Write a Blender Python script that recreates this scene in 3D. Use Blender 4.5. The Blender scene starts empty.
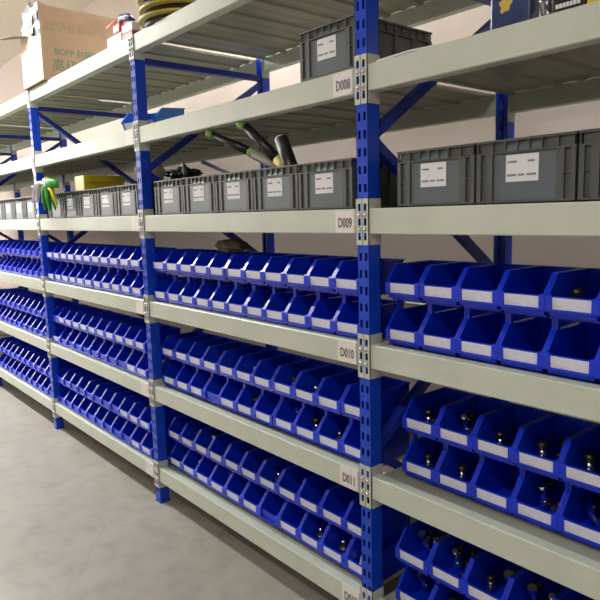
import bpy, bmesh, math, random
from mathutils import Vector, Matrix
random.seed(7)
sc = bpy.context.scene
C = sc.collection

# ------------------------------------------------------------------ camera
F, CX, CY, CZ, YAW, PITCH, ROLL = 623.5154, 1.4118, -1.476, 1.5628, 0.8753, -0.1373, -0.0256
fw = Vector((-math.sin(YAW)*math.cos(PITCH), math.cos(YAW)*math.cos(PITCH), math.sin(PITCH)))
rt = Vector((math.cos(YAW), math.sin(YAW), 0)); up = rt.cross(fw)
r2 = rt*math.cos(ROLL)+up*math.sin(ROLL); u2 = -rt*math.sin(ROLL)+up*math.cos(ROLL)
cd = bpy.data.cameras.new('camera'); cam = bpy.data.objects.new('camera', cd); C.objects.link(cam)
cam.matrix_world = Matrix(((r2.x, u2.x, -fw.x, CX), (r2.y, u2.y, -fw.y, CY), (r2.z, u2.z, -fw.z, CZ), (0, 0, 0, 1)))
cd.sensor_width = 36; cd.lens = F/600*36; cd.clip_start = .02
sc.camera = cam
# ------------------------------------------------------------------ world, light, exposure
w = bpy.data.worlds.new('world'); sc.world = w; w.use_nodes = True
w.node_tree.nodes['Background'].inputs[0].default_value = (1, .95, .88, 1)
w.node_tree.nodes['Background'].inputs[1].default_value = .05
sc.view_settings.view_transform = 'Standard'; sc.view_settings.look = 'None'
sc.view_settings.exposure = 0.66; sc.view_settings.gamma = 1.0; sc.view_settings.use_curve_mapping = False
# ceiling tube fixtures: x, y, z, power of each
TUBES = [(-2.6, -.66, 3.25, 13), (-3.9, -.66, 3.25, 36), (-5.2, -.66, 3.25, 30), (-6.5, -.66, 3.25, 26), (-7.8, -.66, 3.25, 24), (1.0, -2.3, 3.25, 26), (.8, .98, 3.58, 32), (-1.9, .98, 3.58, 34)]  # last two are unseen, added behind the rack to brighten the back wall
WIN = 6.5      # glow strength of the added far windows

# ------------------------------------------------------------------ helpers
class MB:
    def __init__(s): s.v = []; s.f = []; s.sm = []
    def poly(s, pts, smooth=False):
        b = len(s.v); s.v += [tuple(p) for p in pts]; s.f.append(tuple(range(b, b+len(pts)))); s.sm.append(smooth)
    def box(s, x0, x1, y0, y1, z0, z1):
        b = len(s.v)
        s.v += [(x, y, z) for z in (z0, z1) for y in (y0, y1) for x in (x0, x1)]
        for q in ((0, 2, 3, 1), (4, 5, 7, 6), (0, 1, 5, 4), (2, 6, 7, 3), (0, 4, 6, 2), (1, 3, 7, 5)):
            s.f.append(tuple(b+i for i in q)); s.sm.append(False)
        return s
    def prism(s, prof, x0, x1):          # prof = (y, z) outline, extruded along x
        b = len(s.v); n = len(prof)
        s.v += [(x0, y, z) for y, z in prof]+[(x1, y, z) for y, z in prof]
        for i in range(n):
            j = (i+1) % n; s.f.append((b+i, b+j, b+n+j, b+n+i)); s.sm.append(False)
        s.f.append(tuple(b+i for i in reversed(range(n)))); s.f.append(tuple(b+n+i for i in range(n))); s.sm += [False]*2
        return s
    def bar(s, p, q, wd, ht, upv=(0, 0, 1)):
        p, q = Vector(p), Vector(q); d = (q-p).normalized(); a = d.cross(Vector(upv))
        if a.length < 1e-4: a = d.cross(Vector((1, 0, 0)))
        a.normalize(); c = a.cross(d)
        b = len(s.v)
        for e in (p, q):
            for i, j in ((-1, -1), (1, -1), (1, 1), (-1, 1)): s.v.append(tuple(e+a*i*wd/2+c*j*ht/2))
        for k in range(4):
            l = (k+1) % 4; s.f.append((b+k, b+l, b+4+l, b+4+k)); s.sm.append(False)
        s.f += [(b+3, b+2, b+1, b), (b+4, b+5, b+6, b+7)]; s.sm += [False]*2
        return s
    def tube(s, pts, rads, n=10, cap=True):
        pts = [Vector(p) for p in pts]
        if not isinstance(rads, (list, tuple)): rads = [rads]*len(pts)
        b = len(s.v); prev = None
        for i, p in enumerate(pts):
            d = (pts[min(i+1, len(pts)-1)]-pts[max(i-1, 0)]).normalized()
            if prev is None:
                a = d.cross(Vector((0, 0, 1)));
                if a.length < 1e-3: a = d.cross(Vector((1, 0, 0)))
            else: a = prev-d*prev.dot(d)
            a.normalize(); prev = a; c = d.cross(a)
            for k in range(n):
                t = 2*math.pi*k/n; s.v.append(tuple(p+(a*math.cos(t)+c*math.sin(t))*rads[i]))
        for i in range(len(pts)-1):
            for k in range(n):
                l = (k+1) % n; s.f.append((b+i*n+k, b+i*n+l, b+(i+1)*n+l, b+(i+1)*n+k)); s.sm.append(n > 6)
        if cap:
            s.f.append(tuple(b+k for k in reversed(range(n)))); e = b+(len(pts)-1)*n
            s.f.append(tuple(e+k for k in range(n))); s.sm += [False]*2
        return s
    def lathe(s, prof, n=32, c=(0, 0, 0)):     # prof (r, z)
        b = len(s.v)
        for r, z in prof:
            for k in range(n):
                t = 2*math.pi*k/n; s.v.append((c[0]+r*math.cos(t), c[1]+r*math.sin(t), c[2]+z))
        for i in range(len(prof)-1):
            for k in range(n):
                l = (k+1) % n; s.f.append((b+i*n+k, b+i*n+l, b+(i+1)*n+l, b+(i+1)*n+k)); s.sm.append(True)
        return s
    def build(s, name, mat, parent=None, loc=None, bevel=0):
        me = bpy.data.meshes.new(name); me.from_pydata(s.v, [], s.f); me.update()
        for p, m in zip(me.polygons, s.sm): p.use_smooth = m
        bm = bmesh.new(); bm.from_mesh(me); bmesh.ops.recalc_face_normals(bm, faces=bm.faces); bm.to_mesh(me); bm.free()
        me.materials.append(mat)
        o = bpy.data.objects.new(name, me); C.objects.link(o)
        if parent: o.parent = parent
        if loc: o.location = loc
        if bevel:
            m = o.modifiers.new('bevel', 'BEVEL'); m.width = bevel; m.segments = 2; m.limit_method = 'ANGLE'
        return o
def tag(o, label=None, cat=None, group=None, kind=None):
    if label: o['label'] = label
    if cat: o['category'] = cat
    if group: o['group'] = group
    if kind: o['kind'] = kind
    return o
def empty(name, loc=(0, 0, 0), rot=(0, 0, 0)):
    o = bpy.data.objects.new(name, None); C.objects.link(o); o.location = loc; o.rotation_euler = rot; o.empty_display_size = .05
    return o
KIDS = {}
def kids(o): return [c for c in C.objects if c.parent == o]
def copy_tree(o, loc, rot=None):
    if o.name not in KIDS: KIDS[o.name] = [(c, kids(c)) for c in kids(o)]
    r = o.copy(); C.objects.link(r); r.location = loc
    if rot is not None: r.rotation_euler = rot
    for ch, gs in KIDS[o.name]:
        c = ch.copy(); C.objects.link(c); c.parent = r
        for g in gs:
            d = g.copy(); C.objects.link(d); d.parent = c
    return r
def mat(name, col, rough=.5, metal=0, noise=None, bump=None, spec=None, emit=None, coat=0):
    m = bpy.data.materials.new(name); m.use_nodes = True; nt = m.node_tree; b = nt.nodes['Principled BSDF']
    b.inputs['Base Color'].default_value = (*col, 1); b.inputs['Roughness'].default_value = rough; b.inputs['Metallic'].default_value = metal
    if spec is not None: b.inputs['Specular IOR Level'].default_value = spec
    if coat: b.inputs['Coat Weight'].default_value = coat; b.inputs['Coat Roughness'].default_value = .15
    if emit: b.inputs['Emission Color'].default_value = (*emit[0], 1); b.inputs['Emission Strength'].default_value = emit[1]
    if noise or bump:
        tc = nt.nodes.new('ShaderNodeTexCoord')
    if noise:      # (scale, second colour, low, high)
        n = nt.nodes.new('ShaderNodeTexNoise'); n.inputs['Scale'].default_value = noise[0]; n.inputs['Detail'].default_value = 6
        nt.links.new(tc.outputs['Object'], n.inputs['Vector'])
        r = nt.nodes.new('ShaderNodeValToRGB'); r.color_ramp.elements[0].position = noise[2]; r.color_ramp.elements[1].position = noise[3]
        r.color_ramp.elements[0].color = (*noise[1], 1); r.color_ramp.elements[1].color = (*col, 1)
        nt.links.new(n.outputs['Fac'], r.inputs['Fac']); nt.links.new(r.outputs['Color'], b.inputs['Base Color'])
    if bump:
        n2 = nt.nodes.new('ShaderNodeTexNoise'); n2.inputs['Scale'].default_value = bump[0]; nt.links.new(tc.outputs['Object'], n2.inputs['Vector'])
        bp = nt.nodes.new('ShaderNodeBump'); bp.inputs['Strength'].default_value = bump[1]; bp.inputs['Distance'].default_value = .01
        nt.links.new(n2.outputs['Fac'], bp.inputs['Height']); nt.links.new(bp.outputs['Normal'], b.inputs['Normal'])
    return m
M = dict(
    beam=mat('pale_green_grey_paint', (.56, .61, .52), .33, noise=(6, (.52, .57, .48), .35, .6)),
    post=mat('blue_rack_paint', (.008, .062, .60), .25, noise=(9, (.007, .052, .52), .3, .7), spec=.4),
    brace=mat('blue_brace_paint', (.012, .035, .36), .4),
    bracket=mat('bracket_paint', (.58, .61, .54), .32, noise=(20, (.50, .52, .46), .3, .65)),
    rivet=mat('zinc_rivet', (.75, .75, .72), .25, .9),
    deck=mat('galvanised_deck', (.38, .39, .30), .45, .1, noise=(5, (.32, .33, .25), .3, .7)),
    bin=mat('blue_bin_plastic', (.001, .032, .66), .25, noise=(14, (.001, .026, .58), .3, .7), spec=.5),
    bin2=mat('sky_blue_bin_plastic', (.02, .22, .80), .3),
    card=mat('white_card', (.68, .70, .79), .5, noise=(45, (.60, .61, .70), .3, .55)),
    sign=mat('sign_card', (.80, .76, .74), .5, noise=(60, (.72, .64, .62), .3, .6)),
    ink=mat('sign_ink', (.16, .14, .15), .6),
    grey=mat('grey_tote_plastic', (.082, .090, .088), .42, noise=(8, (.07, .077, .074), .3, .7)),
    panel=mat('grey_tote_panel', (.105, .132, .150), .35),
    paper=mat('label_paper', (.72, .72, .75), .5),
    print=mat('grey_print', (.14, .14, .17), .6),
    wall=mat('cream_wall', (.70, .60, .55), .85, noise=(1.2, (.66, .565, .515), .3, .7)),
    ceil=mat('cream_ceiling', (.74, .68, .60), .9),
    chrome=mat('chrome', (.75, .75, .74), .16, 1),
    gun=mat('gunmetal', (.07, .062, .055), .3, .85), umber=mat('dark_brown', (.035, .022, .012), .5),
    dark=mat('black_rubber', (.012, .012, .014), .35),
    steel=mat('dull_steel', (.30, .28, .26), .3, .9),
    carton=mat('brown_cardboard', (.20, .125, .072), .8, noise=(7, (.17, .108, .062), .3, .7)),
    cartonlight=mat('pale_cardboard', (.62, .52, .38), .8, noise=(9, (.5, .40, .28), .25, .6)),
    green=mat('green_ink', (.02, .085, .045), .7), greyink=mat('faded_green_ink', (.10, .085, .05), .7),
    film=mat('grey_plastic_wrap', (.22, .22, .24), .3, bump=(30, .6)),
    yellow=mat('olive_yellow_plastic', (.50, .42, .09), .4), ylw=mat('yellow_card', (.62, .50, .02), .5), cream=mat('cream_card', (.8, .72, .42), .5),
    red=mat('red_plastic', (.6, .05, .04), .4), navy=mat('navy_film', (.02, .035, .12), .25, noise=(25, (.03, .06, .16), .4, .6)),
    gold=mat('yellow_print', (.55, .40, .06), .5), clear=mat('crinkled_film', (.45, .45, .50), .12, .7, bump=(60, 1.0), coat=1),
    lime=mat('lime_green_plastic', (.22, .42, .08), .4), greenr=mat('green_ribbon', (.03, .33, .04), .4), white=mat('white_plastic', (.8, .8, .8), .4),
    blackbag=mat('black_plastic_bag', (.02, .02, .022), .2, bump=(25, 1.0)), rag=mat('brown_rag', (.10, .065, .045), .9, bump=(30, .5)),
    orange=mat('orange_plastic', (.7, .2, .06), .4), pewter=mat('grey_plastic_tube', (.30, .30, .27), .45),
)
# floor: worn sealed concrete
mf = bpy.data.materials.new('sealed_concrete'); mf.use_nodes = True; nt = mf.node_tree; b = nt.nodes['Principled BSDF']
tc = nt.nodes.new('ShaderNodeTexCoord')
n1 = nt.nodes.new('ShaderNodeTexNoise'); n1.inputs['Scale'].default_value = 1.6; n1.inputs['Detail'].default_value = 8; n1.inputs['Roughness'].default_value = .6
n2 = nt.nodes.new('ShaderNodeTexNoise'); n2.inputs['Scale'].default_value = 9; n2.inputs['Detail'].default_value = 8
r1 = nt.nodes.new('ShaderNodeValToRGB'); r1.color_ramp.elements[0].position = .3; r1.color_ramp.elements[1].position = .7
r1.color_ramp.elements[0].color = (.32, .295, .262, 1); r1.color_ramp.elements[1].color = (.41, .388, .355, 1)
r3 = nt.nodes.new('ShaderNodeValToRGB'); r3.color_ramp.elements[0].position = .32; r3.color_ramp.elements[1].position = .55
r3.color_ramp.elements[0].color = (.86, .86, .86, 1); r3.color_ramp.elements[1].color = (1, 1, 1, 1)
mx = nt.nodes.new('ShaderNodeMixRGB'); mx.blend_type = 'MULTIPLY'; mx.inputs[0].default_value = 1
vo = nt.nodes.new('ShaderNodeTexVoronoi'); vo.feature = 'DISTANCE_TO_EDGE'; vo.inputs['Scale'].default_value = .8
nd = nt.nodes.new('ShaderNodeTexNoise'); nd.inputs['Scale'].default_value = 2.5; nd.inputs['Detail'].default_value = 5
md = nt.nodes.new('ShaderNodeMixRGB'); md.inputs[0].default_value = .25
r4 = nt.nodes.new('ShaderNodeValToRGB'); r4.color_ramp.elements[0].position = 0; r4.color_ramp.elements[1].position = .006
r4.color_ramp.elements[0].color = (.80, .78, .76, 1); r4.color_ramp.elements[1].color = (1, 1, 1, 1)
mx2 = nt.nodes.new('ShaderNodeMixRGB'); mx2.blend_type = 'MULTIPLY'; mx2.inputs[0].default_value = .4
L = nt.links.new
L(tc.outputs['Object'], n1.inputs['Vector']); L(tc.outputs['Object'], n2.inputs['Vector']); L(n1.outputs['Fac'], r1.inputs[0]); L(n2.outputs['Fac'], r3.inputs[0])
L(r1.outputs[0], mx.inputs[1]); L(r3.outputs[0], mx.inputs[2]); L(tc.outputs['Object'], nd.inputs['Vector']); L(tc.outputs['Object'], md.inputs[1]); L(nd.outputs['Color'], md.inputs[2])
L(md.outputs[0], vo.inputs['Vector']); L(vo.outputs['Distance'], r4.inputs[0]); L(mx.outputs[0], mx2.inputs[1]); L(r4.outputs[0], mx2.inputs[2])
L(mx2.outputs[0], b.inputs['Base Color']); b.inputs['Roughness'].default_value = .42

# ------------------------------------------------------------------ room shell
WY = 1.2; XL, XR, YF, ZC = -11.0, 3.6, -5.0, 3.7
def struct(name, args, m): return tag(MB().box(*args).build(name, m), kind='structure')
struct('floor', (XL-.1, XR+.1, YF-.1, WY+.1, -.1, 0), mf)
struct('ceiling', (XL-.1, XR+.1, YF-.1, WY+.1, ZC, ZC+.1), M['ceil'])
struct('wall_back', (XL-.1, XR+.1, WY, WY+.1, 0, ZC), M['wall'])
struct('wall_front', (XL-.1, XR+.1, YF-.1, YF, 0, ZC), M['wall'])
struct('wall_left', (XL-.1, XL, YF, WY, 0, ZC), M['wall'])
struct('wall_right', (XR, XR+.1, YF, WY, 0, ZC), M['wall'])
# two unseen glowing windows, added at the far aisle end for light and glare
pane_glow = mat('glow_glass', (.8, .85, .9), .2, emit=((1, .97, .93), WIN))
def added_window(name, axis, at, a0, a1, z0, z1):
    bx = (lambda m, u0, u1, d0, d1, q0, q1: m.box(at+d0, at+d1, u0, u1, q0, q1)) if axis == 'x' else (lambda m, u0, u1, d0, d1, q0, q1: m.box(u0, u1, at+d0, at+d1, q0, q1))
    m = MB()
    for u0, u1, q0, q1 in ((a0, a1, z0, z0+.05), (a0, a1, z1-.05, z1), (a0, a0+.05, z0+.05, z1-.05), (a1-.05, a1, z0+.05, z1-.05), ((a0+a1)/2-.025, (a0+a1)/2+.025, z0+.05, z1-.05)):
        bx(m, u0, u1, .0, .05, q0, q1)
    f = tag(m.build(name, M['white']), kind='structure')
    g = MB(); bx(g, a0+.05, a1-.05, .012, .016, z0+.05, z1-.05); g.build('pane', pane_glow, f)
added_window('added_window_1', 'x', XL, -3.2, -.9, 1.7, 3.2); added_window('added_window_2', 'y', YF, -10.2, -7.4, 1.7, 3.2)

# ------------------------------------------------------------------ ceiling tube lights
glow = mat('tube_glow', (1, 1, 1), .5, emit=((1, .96, .9), 6))
def tube_light(x, y, z, pw, label):
    e = empty('tube_light', (x, y, z)); tag(e, label, 'ceiling light', 'tube lights hung over the aisle')
    MB().prism([(-.07, .05), (.07, .05), (.03, .09), (-.03, .09)], -.62, .62).build('housing', M['white'], e)
    for s in (-.03, .03): MB().tube([(-.6, s, .028), (.6, s, .028)], .013, 12).build('tube', glow, e)
    for s in (-.45, .45): MB().tube([(s, 0, .09), (s, 0, ZC-z)], .004, 6).build('hanger', M['steel'], e)
    ld = bpy.data.lights.new('tube_lamp', 'AREA'); ld.shape = 'RECTANGLE'; ld.size = 1.2; ld.size_y = .12; ld.energy = pw; ld.color = (.99, 1, .965)
    lo = bpy.data.objects.new('tube_lamp', ld); C.objects.link(lo); lo.parent = e; lo.location = (0, 0, -.005)
for (x, y, z, pw), t in zip(TUBES, ('white twin tube light heading the aisle row, by the yellow dishes', 'white twin tube light second in the aisle row, above the brown carton',
    'white twin tube light third in the aisle row', 'white twin tube light fourth in the aisle row', 'white twin tube light ending the aisle row at its far end', 'white twin tube light above where the camera stands',
    'added white twin tube light behind the rack, above the nearest bay', 'added white twin tube light behind the rack, above the third bay')):
    tube_light(x, y, z, pw, t)

# ------------------------------------------------------------------ racking
Z = {7: 2.4698, 8: 2.0215, 9: 1.5744, 10: 1.1268, 11: .6672, 12: .2072}
PW, PD, HB, D = .052, .0545, .0824, .8483
PX = {-2: -8.232, -1: -6.574, 0: -4.916, 1: -3.258, 2: -1.6, 3: 0.0, 4: 1.6}          # right face of each upright
LV = [7, 8, 9, 10, 11, 12]
LVN = {7: 'top shelf', 8: 'second shelf down', 9: 'grey box shelf', 10: 'upper bin shelf', 11: 'middle bin shelf', 12: 'lowest bin shelf'}
BAYN = {-2: 'sixth bay down the aisle', -1: 'fifth bay down the aisle', 0: 'farthest bay', 1: 'third bay', 2: 'second bay', 3: 'nearest bay'}
def post_mesh():
    m = MB(); top = 2.468
    xs = [-PW, -.0435, -.0325, -.0195, -.0085, 0]
    pitch = .056; hh = .026; z = .06; rows = [0.0]
    while z+hh < top-.02: rows += [z, z+hh]; z += pitch
    rows.append(top)
    for i in range(len(rows)-1):
        for j in range(5):
            if i % 2 == 1 and j in (1, 3):                      # slot: rim walls only
                x0, x1, z0, z1 = xs[j], xs[j+1], rows[i], rows[i+1]; t = .003
                m.poly([(x0, 0, z0), (x1, 0, z0), (x1, t, z0), (x0, t, z0)]); m.poly([(x0, 0, z1), (x1, 0, z1), (x1, t, z1), (x0, t, z1)])
                m.poly([(x0, 0, z0), (x0, 0, z1), (x0, t, z1), (x0, t, z0)]); m.poly([(x1, 0, z0), (x1, 0, z1), (x1, t, z1), (x1, t, z0)])
                continue
            m.poly([(xs[j], 0, rows[i]), (xs[j+1], 0, rows[i]), (xs[j+1], 0, rows[i+1]), (xs[j], 0, rows[i+1])])
    m.box(-PW, -PW+.002, 0, PD, 0, top); m.box(-.002, 0, 0, PD, 0, top)
    m.box(-PW, -PW+.016, PD-.002, PD, 0, top); m.box(-.016, 0, PD-.002, PD, 0, top)
    return m
def make_frame(mirror=False):
    e = empty('upright_frame', (0, 0, 0))
    p = post_mesh().build('post', M['post'], e); MB().box(-PW-.004, .004, -.004, PD+.004, 0, .006).build('foot_plate', M['post'], p)
    q = post_mesh(); q.v = [(x, D-y, z) for x, y, z in q.v]
    p = q.build('post', M['post'], e); MB().box(-PW-.004, .004, D-PD-.004, D+.004, 0, .006).build('foot_plate', M['post'], p)
    xm = -PW/2; a, b_ = PD-.005, D-PD+.005
    def chan(p, q, n='brace'):
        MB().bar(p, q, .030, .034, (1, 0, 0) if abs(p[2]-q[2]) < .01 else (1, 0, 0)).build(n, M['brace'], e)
    chan((xm, a, 2.350), (xm, b_, 2.350)); chan((xm, a, .12), (xm, b_, .12))
    zz = 2.33; fr = mirror
    while zz-.53 > .1:
        n = zz-.53
        chan((xm, b_ if not fr else a, zz-.012), (xm, a if not fr else b_, n+.012)); zz = n; fr = not fr
    return e
frame0 = make_frame()
FL = ['blue upright frame past the left edge, closing the farthest bay', 'blue upright frame with green and yellow ribbons tied to its front post',
      'blue upright frame with glare on its front post, below the stacked yellow dishes', 'blue upright frame beside the D008 to D012 signs', 'blue upright frame closing the nearest bay, beyond the right edge',
      'blue upright frame farthest down the aisle', 'blue upright frame between the fifth and sixth bays down the aisle']
for i in (3, 1, 2, 0, 4, -1, -2):
    if i == 1: f = make_frame(True); f.location = (PX[i], 0, 0)
    else: f = frame0 if i == 3 else copy_tree(frame0, (PX[i], 0, 0))
    tag(f, FL[i], 'rack frame', 'upright frames of the racking')

def bracket(parent, side, beam_z, front=True):
    """side -1: bracket at the left end of a beam (on the right face of a post), +1: at its right end. beam-local x."""
    z0, z1 = beam_z-HB-.036, min(beam_z+.032, 2.470)
    m = MB(); xw = side_x[side]
    if side < 0: m.box(xw, xw+.0025, -.004, PD, z0, z1)
    else: m.box(xw-.0025, xw, -.004, PD, z0, z1)
    # front tab covering half of the post, with three slot windows
    a, b2 = (xw-PW/2+.001, xw+.0025) if side < 0 else (xw-.0025, xw+PW/2-.001)
    s0, s1 = (xw-.0205, xw-.0075) if side < 0 else (xw+.0075, xw+.0205)
    zs = [z0]
    for k in range(3 if z1-z0 > .14 else 2):
        c = z0+.028+k*.047; zs += [c-.012, c+.012]
    zs.append(z1)
    for i in range(len(zs)-1):
        if i % 2: m.box(a, s0, -.004, -.0012, zs[i], zs[i+1]); m.box(s1, b2, -.004, -.0012, zs[i], zs[i+1])
        else: m.box(a, b2, -.004, -.0012, zs[i], zs[i+1])
    o = m.build('bracket', M['bracket'], parent)
    for k in range(2):
        c = z0+.0515+k*.047; xc = (s0+s1)/2
        r = MB(); r.tube([(xc, -.004, c), (xc, -.0085, c), (xc, -.0105, c)], [.0068, .006, .003], 10).build('rivet', M['rivet'], o)
    return o
side_x = {}
def beam_prof(z):
    t = z; b2 = z-HB; c = .003
    return [(0, b2+c), (c, b2), (.045, b2), (.045, t-.012), (.040, t-.012), (.040, t-c*.5), (.0385, t), (c, t), (0, t-c)]
def text_mesh(s, size, mt, parent, loc, rot, name='lettering', ext=.0004, sx=1, off=0):
    cu = bpy.data.curves.new('t', 'FONT'); cu.body = s; cu.size = size; cu.align_x = 'CENTER'; cu.align_y = 'CENTER'; cu.extrude = ext; cu.resolution_u = 3; cu.offset = off
    to = bpy.data.objects.new('t', cu); C.objects.link(to)
    dg = bpy.context.evaluated_depsgraph_get(); me = bpy.data.meshes.new_from_object(to.evaluated_get(dg))
    bpy.data.objects.remove(to); me.materials.clear(); me.materials.append(mt); me.name = name
    o = bpy.data.objects.new(name, me); C.objects.link(o); o.parent = parent; o.location = loc; o.rotation_euler = rot; o.scale = (sx, 1, 1)
    return o
SIGN = {8: 'D008', 9: 'D009', 10: 'D010', 11: 'D011', 12: 'D012'}
for bay in range(-2, 4):
    x0, x1 = PX[bay]+.0008, PX[bay+1]-PW-.0008
    for l in LV:
        z = Z[l]; e = empty('shelf_beam', ((x0+x1)/2, 0, 0)); hw = (x1-x0)/2
        extra = ''
        if bay == 2 and l in SIGN: lab = 'front shelf beam carrying the %s sign, %s of the second bay' % (SIGN[l], LVN[l])
        else: lab = 'pale grey-green front beam of the %s, %s' % (LVN[l], BAYN[bay])
        tag(e, lab, 'shelf beam', 'front shelf beams')
        MB().prism(beam_prof(z), -hw+.0028, hw-.0028).build('beam', M['beam'], e)
        side_x[-1] = -hw; side_x[1] = hw
        bracket(e, -1, z); bracket(e, 1, z)
        if l in SIGN and bay in (1, 2):
            sx = hw-.058
            cdo = MB().box(sx-.044, sx+.044, -.0012, -.0002, z-HB+.004, z-.006).build('sign_card', M['sign'], e)
            if bay == 2: text_mesh(SIGN[l], .044, M['ink'], cdo, (sx+.002, -.0014, z-HB/2-.006), (math.pi/2, 0, 0), sx=.68, off=.0014)
        # rear beam
        r = empty('shelf_beam', ((x0+x1)/2, D, 0)); r.rotation_euler = (0, 0, math.pi)
        tag(r, 'rear shelf beam against the wall side, %s of the %s' % (LVN[l], BAYN[bay]), 'shelf beam', 'rear shelf beams')
        MB().prism(beam_prof(z), -hw+.0028, hw-.0028).build('beam', M['beam'], r)
        for s in (-1, 1):
            xw = hw*s; MB().box(min(xw, xw-s*.0025), max(xw, xw-s*.0025), 0, PD, z-HB-.036, min(z+.032, 2.470)).build('bracket', M['bracket'], r)
        # ribbed deck, its panels run front to back
        m = MB(); n = 8; dw = (2*hw-.01)/n; xa = -hw+.005
        for k in range(n):
            p0 = xa+k*dw
            prof = [(p0, z-.017), (p0, z-.006), (p0+dw, z-.006), (p0+dw, z-.017), (p0+dw-.016, z-.017), (p0+dw-.016, z-.015),
                    (p0+dw-.018, z-.015), (p0+dw-.022, z-.008), (p0+dw*.64, z-.008), (p0+dw*.56, z-.012), (p0+dw*.44, z-.012), (p0+dw*.36, z-.008), (p0+.022, z-.008), (p0+.018, z-.015), (p0+.016, z-.015), (p0+.016, z-.017)]
            b0 = len(m.v); N = len(prof)
            for y in (.0455, D-.0455): m.v += [(x, y, q) for x, q in prof]
            for i in range(N):
                j = (i+1) % N; m.f.append((b0+i, b0+j, b0+N+j, b0+N+i)); m.sm.append(False)
            for off in (0, N):
                for q in ((0, 1, 12, 13), (13, 14, 15, 0), (2, 3, 6, 7), (3, 4, 5, 6), (1, 2, 7, 12), (7, 8, 11, 12), (8, 9, 10, 11)):
                    m.f.append(tuple(b0+off+i for i in q)); m.sm.append(False)
        d = m.build('shelf_deck', M['deck'], loc=((x0+x1)/2, 0, 0))
        tag(d, 'ribbed grey steel deck of the %s in the %s' % (LVN[l], BAYN[bay]), 'shelf deck', 'ribbed steel shelf decks')
# two diagonal struts along the back
for (xa, za, xb, zb, lab) in ((-2.36, 1.935, -1.655, 1.715, 'dark blue strut running down to the rear post behind the second and third bays'),
                              (-4.02, 1.935, -3.313, 1.84, 'dark blue strut running down to the rear post behind the ribbons')):
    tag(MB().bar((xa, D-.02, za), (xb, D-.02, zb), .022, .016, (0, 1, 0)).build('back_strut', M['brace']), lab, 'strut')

# ------------------------------------------------------------------ blue parts bins
BW, BP = .1380, .1385
def bin_mesh():
    m = MB(); W_ = BW; r = .0085
    side = [(.026, 0), (.024, .0062), (.007, .010), (.004, .060), (.046, .113), (.225, .113), (.225, 0)]
    m.prism(side, .0055, .0080); m.prism(side, W_-.0080, W_-.0055)
    m.box(.0055, W_-.0055, .030, .225, 0, .003); m.box(.0055, W_-.0055, .222, .225, 0, .113)
    m.prism([(.026, 0), (.024, .0062), (.007, .010), (.010, .013), (.028, .009), (.030, 0)], .0055, W_-.0055)
    m.prism([(.007, .010), (.004, .060), (.0075, .060), (.0105, .010)], .0055, W_-.0055)
    m.prism([(.002, .058), (.002, .0615), (.009, .0615), (.009, .058)], .014, W_-.014)
    for a, b2 in ((0, r), (W_-r, W_)):          # rolled rims: slope, then level
        m.prism([(.000, .058), (.003, .064), (.0465, .1175), (.050, .114), (.006, .0575)], a, b2)
        m.prism([(.046, .1135), (.046, .1175), (.228, .1175), (.228, .1135)], a, b2)
    m.box(0, W_, .219, .228, .1135, .1175)
    m.prism([(.004, .0575), (.004, .064), (.008, .066), (.010, .060)], r, .014); m.prism([(.004, .0575), (.004, .064), (.008, .066), (.010, .060)], W_-.014, W_-r)
    cb = [(.000, .020), (-.003, .026), (-.003, .060), (0, .064), (.009, .064), (.012, .018)]
    m.prism(cb, 0.0, .0175); m.prism(cb, W_-.0175, W_)
    m.prism([(.000, .018), (-.003, .0240), (-.003, .0275), (.009, .0275), (.009, .018)], .0175, W_-.0175)
    return m
def make_bin(card, posts):
    m = bin_mesh(); o = m.build('parts_bin', M['bin'])
    if card: MB().prism([(.0015, .0278), (-.0008, .0585), (.0008, .0585), (.0031, .0278)], .018, BW-.018).build('label_card', M['card'], o)
    if posts:
        for x in (.0005, BW-.0085):
            MB().box(x, x+.008, .052, .066, .1176, .1530).build('stacking_post', M['bin'], o); MB().box(x, x+.008, .205, .219, .1176, .1530).build('stacking_post', M['bin'], o)
    return o
protos = {}
ORD = ['first', 'second', 'third', 'fourth', 'fifth', 'sixth', 'seventh', 'eighth', 'ninth', 'tenth', 'eleventh']
START = [-4.862, -3.243, -1.585, .028]
COUNT = [11, 11, 11, 7]
OFF = {(3, 10): (.036, .040), (3, 11): (.066, .085), (3, 12): (.064, .050), (2, 10): (-1.585, .022), (2, 11): (-1.580, .045), (2, 12): (-1.583, .056)}
SHN = {10: 'upper', 11: 'middle', 12: 'lowest'}
def has_card(bay, l, row, k):        # row 0 lower, 1 upper; k from the left
    if bay == 0: return False
    if bay == 1:
        if l == 10: return True
        if l == 11: return k > 0 if row else (k == 0 or k >= 9)
        return k >= 8 if row else k >= 9
    if bay == 2:
        if l == 11 and row == 0: return k != 3
        if l == 12 and row == 0: return k != 6
    return True
FILL = {  # (bay, level, row): bins with something in them, from the left
    (3, 10, 1): [4], (3, 10, 0): [], (3, 11, 1): [0, 1, 2, 3, 4], (3, 11, 0): [0, 1, 3, 4, 5], (3, 12, 1): [0, 1, 2, 3, 4, 5], (3, 12, 0): [0, 1],
    (2, 10, 1): [0, 8], (2, 10, 0): [3, 6, 7, 8], (2, 11, 1): [0, 3, 4, 5, 7, 8], (2, 11, 0): [1, 2, 3, 5, 7, 8, 9], (2, 12, 1): [1, 2, 5, 6], (2, 12, 0): [1, 3, 8, 9, 10],
    (1, 10, 1): [], (1, 10, 0): [5], (1, 11, 1): [5, 6, 7, 10], (1, 11, 0): [1, 4, 7, 10], (1, 12, 1): [4, 8], (1, 12, 0): [1, 4, 5, 6, 10],
    (0, 10, 0): [5, 8, 9], (0, 11, 0): [5, 8, 10], (0, 11, 1): []}
bins = {}
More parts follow.
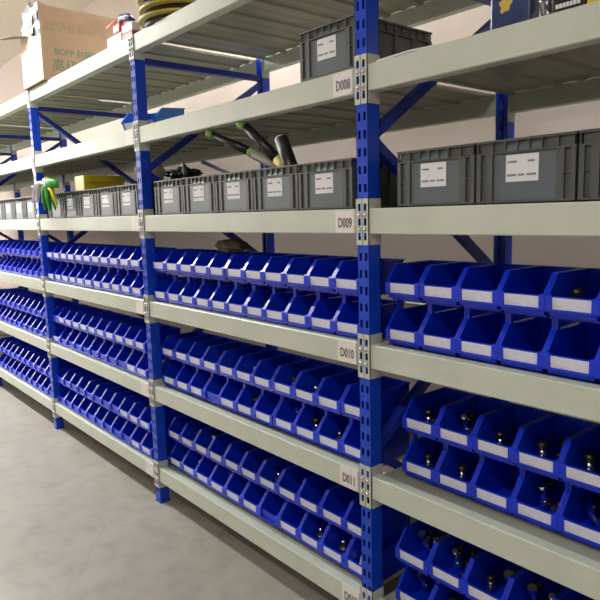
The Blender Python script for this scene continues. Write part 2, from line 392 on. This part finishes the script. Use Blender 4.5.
for bay in (3, 2, 1, 0):
    for l in (10, 11, 12):
        for row in (0, 1):
            for k in range(COUNT[bay]):
                key = (has_card(bay, l, row, k), row == 0)
                jx = random.uniform(-.0002, .0002); jy = random.uniform(0, .003)
                x0_, y0_ = OFF.get((bay, l), (START[bay], .020)); loc = (x0_+k*BP+jx, y0_+jy, Z[l]-.0058+row*.1535)
                if key not in protos: o = protos[key] = make_bin(*key); o.location = loc
                else: o = copy_tree(protos[key], loc)
                kk = ORD[COUNT[bay]-1-k]+' from right' if bay == 0 else ORD[k]+' from left'
                full = k in FILL.get((bay, l, row), [])
                what = ('filled ' if full else '')+'blue bin, '+('white card' if key[0] else 'no card')
                lab = '%s, %s, %s row, %s bin shelf, %s' % (what, kk, 'upper' if row else 'lower', SHN[l], BAYN[bay])
                tag(o, lab, 'parts bin', 'blue parts bins on the rack'); bins[bay, l, row, k] = o

# ------------------------------------------------------------------ fittings inside the bins
def hexnut(p, q, r, m): m.tube([p, q], r, 6)
def make_valve():
    e = empty('angle_valve'); 
    m = MB(); m.tube([(-.030, 0, .016), (-.008, 0, .016), (.012, 0, .016), (.020, 0, .016)], [.009, .0095, .012, .009], 12); m.tube([(0, 0, .016), (0, 0, .040)], [.010, .009], 12)
    m.build('body', M['chrome'], e)
    MB().tube([(.018, 0, .016), (.034, 0, .016)], .0145, 6).build('hex_nut', M['chrome'], e)
    MB().tube([(0, 0, .040), (0, 0, .044), (0, 0, .056), (0, 0, .060)], [.010, .014, .014, .008], 14).build('knob', M['gun'], e)
    return e
def make_coupling():
    e = empty('hose_coupling')
    MB().tube([(-.04, 0, .014), (-.01, 0, .014), (.02, .004, .014), (.035, .012, .016)], [.010, .0105, .0105, .010], 12).build('sleeve', M['dark'], e)
    MB().tube([(-.048, 0, .014), (-.032, 0, .014)], .0135, 6).build('hex_nut', M['steel'], e)
    return e
def make_cap():
    e = empty('pipe_cap')
    MB().tube([(0, 0, .002), (0, 0, .018), (0, 0, .024)], [.017, .018, .012], 8).build('cap', M['steel'], e)
    MB().tube([(0, 0, .024), (0, 0, .046)], [.008, .008], 12).build('stem', M['chrome'], e)
    return e
KINDS = [(make_valve, 'angle_valve', 'chrome angle valve with dark metal knob', 'valve'), (make_coupling, 'hose_coupling', 'black hose coupling with steel nut', 'hose fitting'), (make_cap, 'pipe_cap', 'dull steel pipe cap with chrome stem', 'pipe cap')]
fp = {}
for (bay, l, row), ks in FILL.items():
    for k in ks:
        b0 = bins[bay, l, row, k].location
        n = 3 if bay >= 2 else 2
        spots = [(.040, .088), (.098, .092), (.068, .155)]
        kset = [random.randrange(3) for _ in range(n)]
        if bay == 3: kset = [0, random.choice((0, 2)), random.choice((0, 1))]
        for q in range(n):
            mk, nm, desc, cat = KINDS[kset[q]]
            sx, sy = spots[q]
            lift = .0040; tl = random.choice((0, 1.15)) if kset[q] == 0 and q < 2 else 0
            if tl: lift = .050
            loc = (b0.x+sx, b0.y+sy, b0.z+lift); ang = math.pi/2*random.choice((-1, 1))+random.uniform(-.25, .25)
            tilt = 0
            if ang < 0: tl = -tl
            if nm not in fp: o = fp[nm] = mk(); o.location = loc; o.rotation_euler = (0, tl, ang)
            else: o = copy_tree(fp[nm], loc, (0, tl, ang))
            o.scale = [(1.0 if kset[q] == 1 else 1.2 if bay == 3 else 1.3)*random.uniform(.85, 1.05)]*3
            kk = ORD[COUNT[bay]-1-k]+' from right' if bay == 0 else ORD[k]+' from left'
            g = '%s in bin %s, %s row, %s bin shelf, %s' % (cat, kk, 'upper' if row else 'lower', SHN[l], BAYN[bay])
            tag(o, g, cat, cat+'s in bin %s, %s row, %s shelf, %s' % (kk, 'upper' if row else 'lower', SHN[l], BAYN[bay]))
# loose oddments lying in bins
def in_bin(key, dx, dy, dz):
    b0 = bins[key].location; return (b0.x+dx, b0.y+dy, b0.z+dz)
def folded_card(key, label, sc_=1.0, ang=.3):
    m = MB(); s = .05*sc_
    m.prism([(0, 0), (s, s*1.1), (s+.0015, s*1.1), (.0025, 0)], -s, s); m.prism([(s, s*1.1), (s*1.7, 0), (s*1.7+.0015, 0), (s+.0015, s*1.1)], -s, s)
    o = m.build('folded_paper', M['paper'], loc=in_bin(key, .068, .045, .0035)); o.rotation_euler = (0, 0, ang); tag(o, label, 'paper')
folded_card((1, 11, 0, 7), 'white folded paper standing in a cardless bin, third bay', .8, .15)
folded_card((2, 12, 0, 10), 'white folded paper in the last bin beside the sign post, lowest shelf', .8, .3)
folded_card((0, 11, 0, 8), 'white folded paper in a bin left of the ribboned post, middle shelf', .7, .3)
o = MB().lathe([(0, 0), (.026, 0), (.03, .01), (.03, .05), (.024, .058), (.0, .058)], 16).build('bottle_cap', M['red'], loc=in_bin((0, 11, 0, 4), .068, .09, .0035)); tag(o, 'red round cap in a bin at the far left of the middle bin shelf', 'cap')
m = MB(); m.lathe([(.012, 0), (.026, 0), (.028, .006), (.026, .016), (.012, .016), (.012, 0)], 18); o = m.build('tape_roll', M['white'], loc=in_bin((2, 10, 0, 3), .050, .045, .030)); o.rotation_euler = (1.2, 0, .3)
bpy.data.objects.remove(o)
m = MB(); m.lathe([(.012, 0), (.022, 0), (.024, .006), (.022, .016), (.012, .016), (.012, 0)], 18); o = m.build('tape_roll', M['white'], loc=in_bin((2, 10, 0, 3), .068, .045, .0275)); o.rotation_euler = (1.35, 0, .2)
tag(o, 'small white tape roll standing in a bin of the upper bin shelf', 'tape roll')

# ------------------------------------------------------------------ grey totes
TW, TD, TH = .2785, .385, .1675
def make_tote():
    e = empty('grey_tote'); t = .004; W_, H = TW, TH; ins = .008
    m = MB()
    m.box(ins, W_-ins, ins, TD-ins, .006, .010)
    for a in ((ins, W_-ins, ins, ins+t, .006, H), (ins, W_-ins, TD-ins-t, TD-ins, .006, H), (ins, ins+t, ins, TD-ins, .006, H), (W_-ins-t, W_-ins, ins, TD-ins, .006, H)): m.box(*a)
    m.box(ins+.012, W_-ins-.012, ins+.012, TD-ins-.012, 0, .006)
    body = m.build('body', M['grey'], e)
    # rim with its lower flange
    m = MB()
    for a, b2 in ((H-.006, H), (H-.036, H-.032)):
        m.box(0, W_, 0, ins, a, b2); m.box(0, W_, TD-ins, TD, a, b2); m.box(0, ins, ins, TD-ins, a, b2); m.box(W_-ins, W_, ins, TD-ins, a, b2)
    for x in (.004, .05, .088, .122, .156, .190, .232, W_-.006):
        m.box(x-.0012, x+.0012, .0005, ins, H-.033, H-.006); m.box(x-.0012, x+.0012, TD-ins, TD-.0005, H-.033, H-.006)
    for k in range(9):
        y = .03+k*.04; m.box(.0005, ins, y, y+.0024, H-.033, H-.006); m.box(W_-ins, W_-.0005, y, y+.0024, H-.033, H-.006)
    m.build('rim', M['grey'], e)
    # pillars joined by ledges, one set per wall
    for y0, y1 in ((.0008, ins), (TD-ins, TD-.0008)):
        m = MB(); m.box(.001, W_-.001, y0, y1, .004, .0095)
        for x0, x1 in ((.001, .014), (.030, .050), (W_-.050, W_-.030), (W_-.014, W_-.001)): m.box(x0, x1, y0, y1, .0095, H-.036)
        m.box(.014, .030, y0, y1, .072, .075); m.box(W_-.030, W_-.014, y0, y1, .072, .075)
        m.build('wall_ribs', M['grey'], e)
    for x0, x1 in ((.001, ins), (W_-ins, W_-.001)):
        m = MB(); m.box(x0, x1, ins, TD-ins, .004, .0095)
        for y0 in (ins, .10, .19, .28, TD-ins-.012): m.box(x0, x1, y0, y0+.012, .0095, H-.036)
        m.build('wall_ribs', M['grey'], e)
    MB().box(.052, W_-.052, ins-.002, ins, .010, H-.037).build('front_panel', M['panel'], e)
    m = MB()                                      # grip slots under the rim
    for x in (.090, .124, .158): m.prism([(.0015, H-.031), (ins, H-.016), (ins, H-.031)], x, x+.030)
    m.build('grip', M['panel'], e)
    p = MB().box(.088, .180, ins-.0030, ins-.0021, .057, .126).build('label_card', M['paper'], e)
    m = MB()
    for z, segs in ((.108, ((.093, .122), (.150, .172))), (.074, ((.092, .118), (.124, .142), (.148, .174)))):
        for a, b2 in segs:
            x = a
            while x < b2-.002: wv = random.uniform(.0018, .003); m.box(x, x+wv, ins-.0034, ins-.0031, z-.0028, z+.0028); x += wv+.0009
    m.build('printing', M['print'], p)
    return e
tote0 = make_tote()
def tote(loc, rz, label, first=[True]):
    if first[0]: o = tote0; o.location = loc; o.rotation_euler = (0, 0, rz); first[0] = False
    else: o = copy_tree(tote0, loc, (0, 0, rz))
    tag(o, label, 'storage box', 'grey plastic boxes'); return o
z9 = Z[9]+.0003
for k in range(5): tote((.110+k*.284, .012, z9), 0, 'grey plastic box, %s right of the sign post on the grey box shelf, nearest bay' % ORD[k])
for k in range(5): tote((-1.492+k*.282, .012, z9), 0, 'grey plastic box, %s from left on the grey box shelf, second bay' % ORD[k])
for k in range(5): tote((-3.095+k*.282, .012, z9), 0, 'grey plastic box, %s from left on the grey box shelf, third bay' % ORD[k])
for k in range(5): tote((-4.80+k*.289, .012, z9), 0, 'grey plastic box, %s from right on the grey box shelf, farthest bay' % ORD[4-k])
tote((-.3365, .010, Z[8]+.0003), 0, 'single grey plastic box on the second shelf down, behind the D008 sign end')

# ------------------------------------------------------------------ things on the top shelf
z7 = Z[7]
e = empty('cardboard_carton', (-2.875, -.02, z7+.002)); e.rotation_euler = (0, 0, 0)
tag(e, 'torn brown cardboard carton with green printing on the top shelf, flaps open', 'carton')
cw, cdp, ch = .42, .56, .36
MB().box(-cw, 0, .0, cdp, 0, .006).build('base', M['carton'], e)
MB().box(-.006, 0, 0, cdp, .006, ch).build('side_panel', M['carton'], e)
MB().box(-cw, -cw+.006, .006, cdp, .006, .35).build('side_panel', M['carton'], e)
MB().box(-cw+.006, -.006, cdp-.006, cdp, .006, ch).build('back_panel', M['carton'], e)
m = MB(); fp_ = [(-cw, .006), (-.006, .006), (-.006, .285), (-.12, .292), (-.20, .318), (-.33, .330), (-cw, .352)]
b0 = 0; n_ = len(fp_); m.v = [(x, 0, z) for x, z in fp_]+[(x, .006, z) for x, z in fp_]
m.f = [tuple(range(n_)), tuple(range(n_, 2*n_))]+[(i, (i+1) % n_, n_+(i+1) % n_, n_+i) for i in range(n_)]; m.sm = [False]*(n_+2)
tag(m.build('front_panel', M['cartonlight'], e), 'pale torn front panel')
m = MB(); m.v = []; 
fl = [(-.006, 0, ch), (-.006, cdp, ch), (.012, cdp, ch+.10), (.004, .05, ch+.105), (.0, -.005, ch+.125)]
m.poly(fl); m.poly([(x-.005, y, z) for x, y, z in fl])
for i in range(5):
    j = (i+1) % 5; m.poly([fl[i], fl[j], (fl[j][0]-.005, fl[j][1], fl[j][2]), (fl[i][0]-.005, fl[i][1], fl[i][2])])
m.build('flap', M['carton'], e)
m = MB(); q = [(-cw, .002, .352), (-.24, .002, .322), (-.30, -.09, .322), (-.56, -.14, .350), (-.60, -.06, .372)]; m.poly(q); m.poly([(x, y, z-.006) for x, y, z in q])
for i in range(5):
    j = (i+1) % 5; m.poly([q[i], q[j], (q[j][0], q[j][1], q[j][2]-.006), (q[i][0], q[i][1], q[i][2]-.006)])
m.build('flap', M['carton'], e)
rx = (math.pi/2, 0, math.pi/2)
sp = [c for c in kids(e) if c.name.startswith('side_panel')][0]
text_mesh('出口产品 胶带产品', .052, M['greyink'], sp, (.0006, .235, .335), rx, ext=.0003, sx=1.0)
text_mesh('BOPP 封箱胶', .055, M['green'], sp, (.0006, .235, .185), rx, ext=.0003)
text_mesh('高级封箱', .088, M['green'], sp, (.0006, .235, .095), rx, ext=.0003)
# crumpled plastic wrap poking out of the carton
def crumple(name, mt, loc, size, seed, label, cat, sub=3, amp=.25, rot=(0, 0, 0), flat=False):
    bm = bmesh.new(); bmesh.ops.create_icosphere(bm, subdivisions=sub, radius=1); rnd = random.Random(seed)
    from mathutils import noise
    for v in bm.verts:
        n = noise.noise(v.co*2.2+Vector((seed, 0, 0)))*amp*2+noise.noise(v.co*5+Vector((0, seed, 0)))*amp
        v.co *= 1+n
        if flat and v.co.z < -.35: v.co.z = -.35
        v.co = Vector((v.co.x*size[0], v.co.y*size[1], v.co.z*size[2]))
    zmin = min(v.co.z for v in bm.verts)
    for v in bm.verts: v.co.z -= zmin
    me = bpy.data.meshes.new(name); bm.to_mesh(me); bm.free(); me.materials.append(mt)
    o = bpy.data.objects.new(name, me); C.objects.link(o); o.location = loc; o.rotation_euler = rot
    if label: tag(o, label, cat)
    return o
crumple('plastic_wrap', M['film'], (-3.20, .035, z7+.24), (.165, .040, .135), 3, 'crumpled grey plastic wrap poking up out of the brown carton', 'plastic wrap', amp=.28)
# stack of olive yellow dishes
for k in range(6):
    m = MB(); rr = .22-.001*k
    m.lathe([(0, .030), (rr*.90, .030), (rr*.97, .032), (rr+.003, .035), (rr+.004, .0435), (rr-.001, .0455), (rr*.95, .041), (rr*.90, .036), (0, .036)], 56); m.sm = [False]*len(m.sm)
    o = m.build('plastic_dish', M['yellow'], loc=(-1.41+random.uniform(-.006, .006), .190+random.uniform(-.006, .006), z7-.0055+k*.0472))
    c_ = MB().lathe([(0, -.0100 if k else .0002), (rr*.86, -.0100 if k else .0002), (rr*.90, .0295), (0, .0295)], 56); c_.build('underside', M['umber'], o)['label'] = 'dark brown underside'  # core below each rim is dark brown
    tag(o, 'olive yellow rimmed dish, %s from the bottom of the stack on the top shelf' % ORD[k], 'dish', 'stacked yellow dishes')
# small tool pack beside the dishes
e = empty('tool_pack', (-1.85, .02, z7+.001)); e.scale = (1.2, 1.1, 1.25); tag(e, 'red, blue and white tool packet on the top shelf between carton and yellow dishes', 'tool packet')
MB().box(-.09, .06, 0, .05, 0, .045).build('tray', M['paper'], e, bevel=.004)
MB().box(-.02, .05, -.002, .052, .045, .082).build('red_case', M['red'], e, bevel=.006)
MB().tube([(-.03, .03, .085), (.03, .025, .108), (.10, .02, .095), (.15, .02, .07)], [.010, .017, .016, .008], 12).build('blue_grip', M['navy'], e)
MB().box(.055, .16, .005, .05, .030, .066).build('blister', M['paper'], e, bevel=.004)
MB().box(.052, .16, .003, .053, 0, .029).build('red_base', M['red'], e, bevel=.003)
MB().tube([(-.12, .02, .10), (-.03, .03, .115)], .006, 8).build('orange_rod', M['orange'], e)

# ------------------------------------------------------------------ second shelf down
z8 = Z[8]
e = empty('storage_bin', (-1.835, .018, z8+.0004), (0, 0, .27)); tag(e, 'sky-blue open bin with a white card behind the post on the second shelf down', 'bin')
m = MB(); BWD = .262; sd = [(.02, 0), (0, .045), (.05, .10), (.21, .116), (.21, 0)]
m.prism(sd, 0, .004); m.prism(sd, BWD-.004, BWD); m.box(0, BWD, .02, .21, 0, .004); m.box(0, BWD, .206, .21, 0, .116)
m.prism([(.02, 0), (0, .045), (.004, .045), (.024, 0)], 0, BWD); m.build('shell', M['bin2'], e)
m = MB()
for a in (-.004, BWD-.006): m.prism([(-.002, .043), (.05, .098), (.21, .114), (.212, .120), (.048, .104), (-.004, .049)], a, a+.010)
m.box(-.004, BWD+.004, .204, .214, .114, .120); m.build('rim', M['bin2'], e)
MB().prism([(.014, .006), (-.003, .042), (-.001, .042), (.016, .006)], .02, BWD-.02).build('label_card', M['card'], e)
# white strip
m = MB(); m.bar((.03, .018, z8+.004), (.16, .020, z8+.008), .016, .005); m.bar((.16, .020, z8+.008), (.34, .05, z8+.006), .016, .005)
tag(m.build('plastic_strip', M['paper']), 'white plastic strip lying along the beam right of the sign post', 'plastic strip')
# packets by the right edge
e = empty('blister_pack', (.418, .03, z8+.001)); tag(e, 'dark blue packet with a yellow emblem leaning on the second shelf, nearest bay', 'packet')
MB().box(0, .115, 0, .05, 0, .17).build('pouch', M['navy'], e, bevel=.006)
m = MB(); cx, cz = .045, .060; pts = []
for i in range(24):
    a = 2*math.pi*i/24; rr = .017+.003*math.sin(5*a)+.002*math.sin(3*a+1); pts.append((cx+rr*math.cos(a), -.0006, cz+rr*1.05*math.sin(a)))
m.poly(pts); m.poly([(x, .0005, z) for x, y, z in pts]); 
for i in range(24): j = (i+1) % 24; m.poly([pts[i], pts[j], (pts[j][0], .0005, pts[j][2]), (pts[i][0], .0005, pts[i][2])])
m.build('emblem', M['gold'], e)
tag(crumple('clear_wrapper', M['clear'], (.562, .062, z8+.001), (.026, .020, .075), 5, None, None, amp=.2), 'crinkled clear plastic wrapper between the navy packet and the black box', 'wrapper')
e = empty('small_box', (.592, .03, z8+.001)); tag(e, 'small black box with white lettering on the second shelf, nearest bay', 'box')
MB().box(0, .080, 0, .08, 0, .075).build('carton', M['dark'], e, bevel=.002)
m = MB(); x = .008
while x < .068: wv = random.uniform(.006, .009); m.box(x, x+wv, -.0006, 0, .014, .024); x += wv+.0015
m.build('lettering', M['paper'], e); 
e = tag(MB().box(.676, .76, .03, .09, z8+.001, z8+.11).build('yellow_packet', M['ylw'], bevel=.003), 'bright yellow packet at the right edge of the second shelf down', 'packet')

# ------------------------------------------------------------------ on the grey boxes
zt = Z[9]+TH+.0005
e = empty('yellow_carton', (-2.60, .03, zt+.001)); tag(e, 'long yellow carton with a cream end lying on the grey boxes, third bay', 'carton')
MB().box(0, .145, .004, .27, 0, .044).build('lower_box', M['ylw'], e, bevel=.002); MB().box(0, .145, .004, .27, .047, .090).build('lid', M['ylw'], e, bevel=.002)
MB().box(.002, .143, 0, .004, 0, .090).build('end_panel', M['cream'], e)
def stick(name, p, q, segs, lab, cat):
    e = empty(name, p); tag(e, lab, cat); p, q = Vector(p), Vector(q); d = q-p
    for nm, a, b2, r0, r1, mt in segs:
        n = 5 if nm == 'ball' else 2
        if nm == 'ball':
            c = d*((a+b2)/2); R = r0; pts = []; rad = []
            for i in range(9):
                t = -math.cos(math.pi*i/8); pts.append(c+d.normalized()*R*t); rad.append(max(R*math.sqrt(max(0, 1-t*t)), .0008))
            MB().tube(pts, rad, 16).build('end_ball', M[mt], e)
        else: MB().tube([d*a, d*(a+(b2-a)*.5), d*b2], [r0, (r0+r1)/2, r1], 14).build(nm, M[mt], e)
stick('hand_tool', (-1.00, .035, 1.927), (-.44, .215, 1.67), [('ball', -.01, .05, .021, .016, 'lime'), ('grip', .03, .38, .013, .019, 'dark'), ('collar', .38, .42, .021, .021, 'lime'), ('body', .42, 1, .024, .034, 'pewter')],
      'black handled tool with a lime ball end and grey body, leftmost in the grey boxes', 'hand tool')
stick('hand_tool', (-.745, .035, 1.940), (-.402, .132, 1.62), [('ball', -.01, .05, .027, .020, 'lime'), ('grip', .03, .50, .018, .022, 'dark'), ('collar', .50, .72, .024, .026, 'ylw'), ('body', .72, 1, .022, .028, 'pewter')],
      'black handled tool with a larger lime ball end and yellow collar, middle of three', 'hand tool')
stick('hand_tool', (-.495, .040, 1.850), (-.408, .060, 1.63), [('end_cap', -.03, .02, .018, .018, 'paper'), ('grip', .0, 1, .027, .031, 'dark')],
      'thick black tube with a grey end cap, rightmost of the tools in the grey boxes', 'hand tool')
crumple('plastic_bag', M['blackbag'], (-1.38, .12, zt+.001), (.10, .08, .026), 9, 'black plastic bag with bright creases on the leftmost grey box, second bay', 'bag', amp=.25, sub=4)
o = MB().tube([(0, 0, 0), (-.004, 0, .03), (-.012, 0, .055), (-.03, 0, .068), (-.038, .0, .060)], [.013, .013, .012, .009, .004], 10).build('small_brush', M['dark'], loc=(-1.235, .05, zt+.001)); tag(o, 'small curved dark handle sticking up beside the black bag', 'handle')
crumple('paper_bag', M['cartonlight'], (-1.82, .16, zt+.001), (.07, .08, .065), 12, 'pale crumpled paper bag on the last grey box left of the post', 'bag', amp=.2)
crumple('brown_rag', M['rag'], (-1.00, .135, Z[10]+.1535+.1125), (.12, .05, .032), 15, 'brown rag draped over the upper row bins behind the second bay', 'rag', amp=.12)
# ribbons tied on the third post
e = empty('ribbon_bundle', (-2.98, -.012, 1.775)); tag(e, 'tied bundle of green, yellow and white ribbons beside the post, left of the yellow carton', 'ribbons')
rs = random.Random(4)
def rib(mt, x0, x1, top, ln, n, wd, lift=.03):
    for i in range(n):
        f = i/max(1, n-1); a = x0+(x1-x0)*f+rs.uniform(-.01, .01); pts = []; yo = -.030-.014*(i % 3)
        for s_ in range(7):
            t = s_/6; pts.append((.16+(a-.16)*t**.7, yo-.012*math.sin(t*3), top-ln*t**1.4+lift*math.sin(t*3.1)+rs.uniform(-.004, .004)))
        MB().tube(pts, [wd*.7, wd, wd*1.1, wd, wd, wd*.8, wd*.5], 6).build('ribbon', M[mt], e)
rib('greenr', .0, .20, .01, .155, 7, .0135, .02); rib('ylw', .23, .31, -.01, .115, 3, .010); rib('white', -.22, -.04, .02, .11, 7, .010, .05); rib('ylw', .04, .12, .03, .05, 2, .009, .05)
MB().tube([(.12, -.045, .02), (-.05, -.030, .035), (-.22, -.012, .03), (-.276, -.006, .03), (-.334, -.006, .03)], .006, 8).build('tie', M['white'], e)
MB().tube([(.14, -.05, .01), (.20, -.06, .03), (.27, -.05, .02), (.30, -.04, 0)], [.016, .030, .028, .012], 10).build('knot', M['greenr'], e)
MB().tube([(.06, -.05, .025), (.11, -.06, .05), (.17, -.05, .035)], [.010, .014, .010], 8).build('knot', M['white'], e)
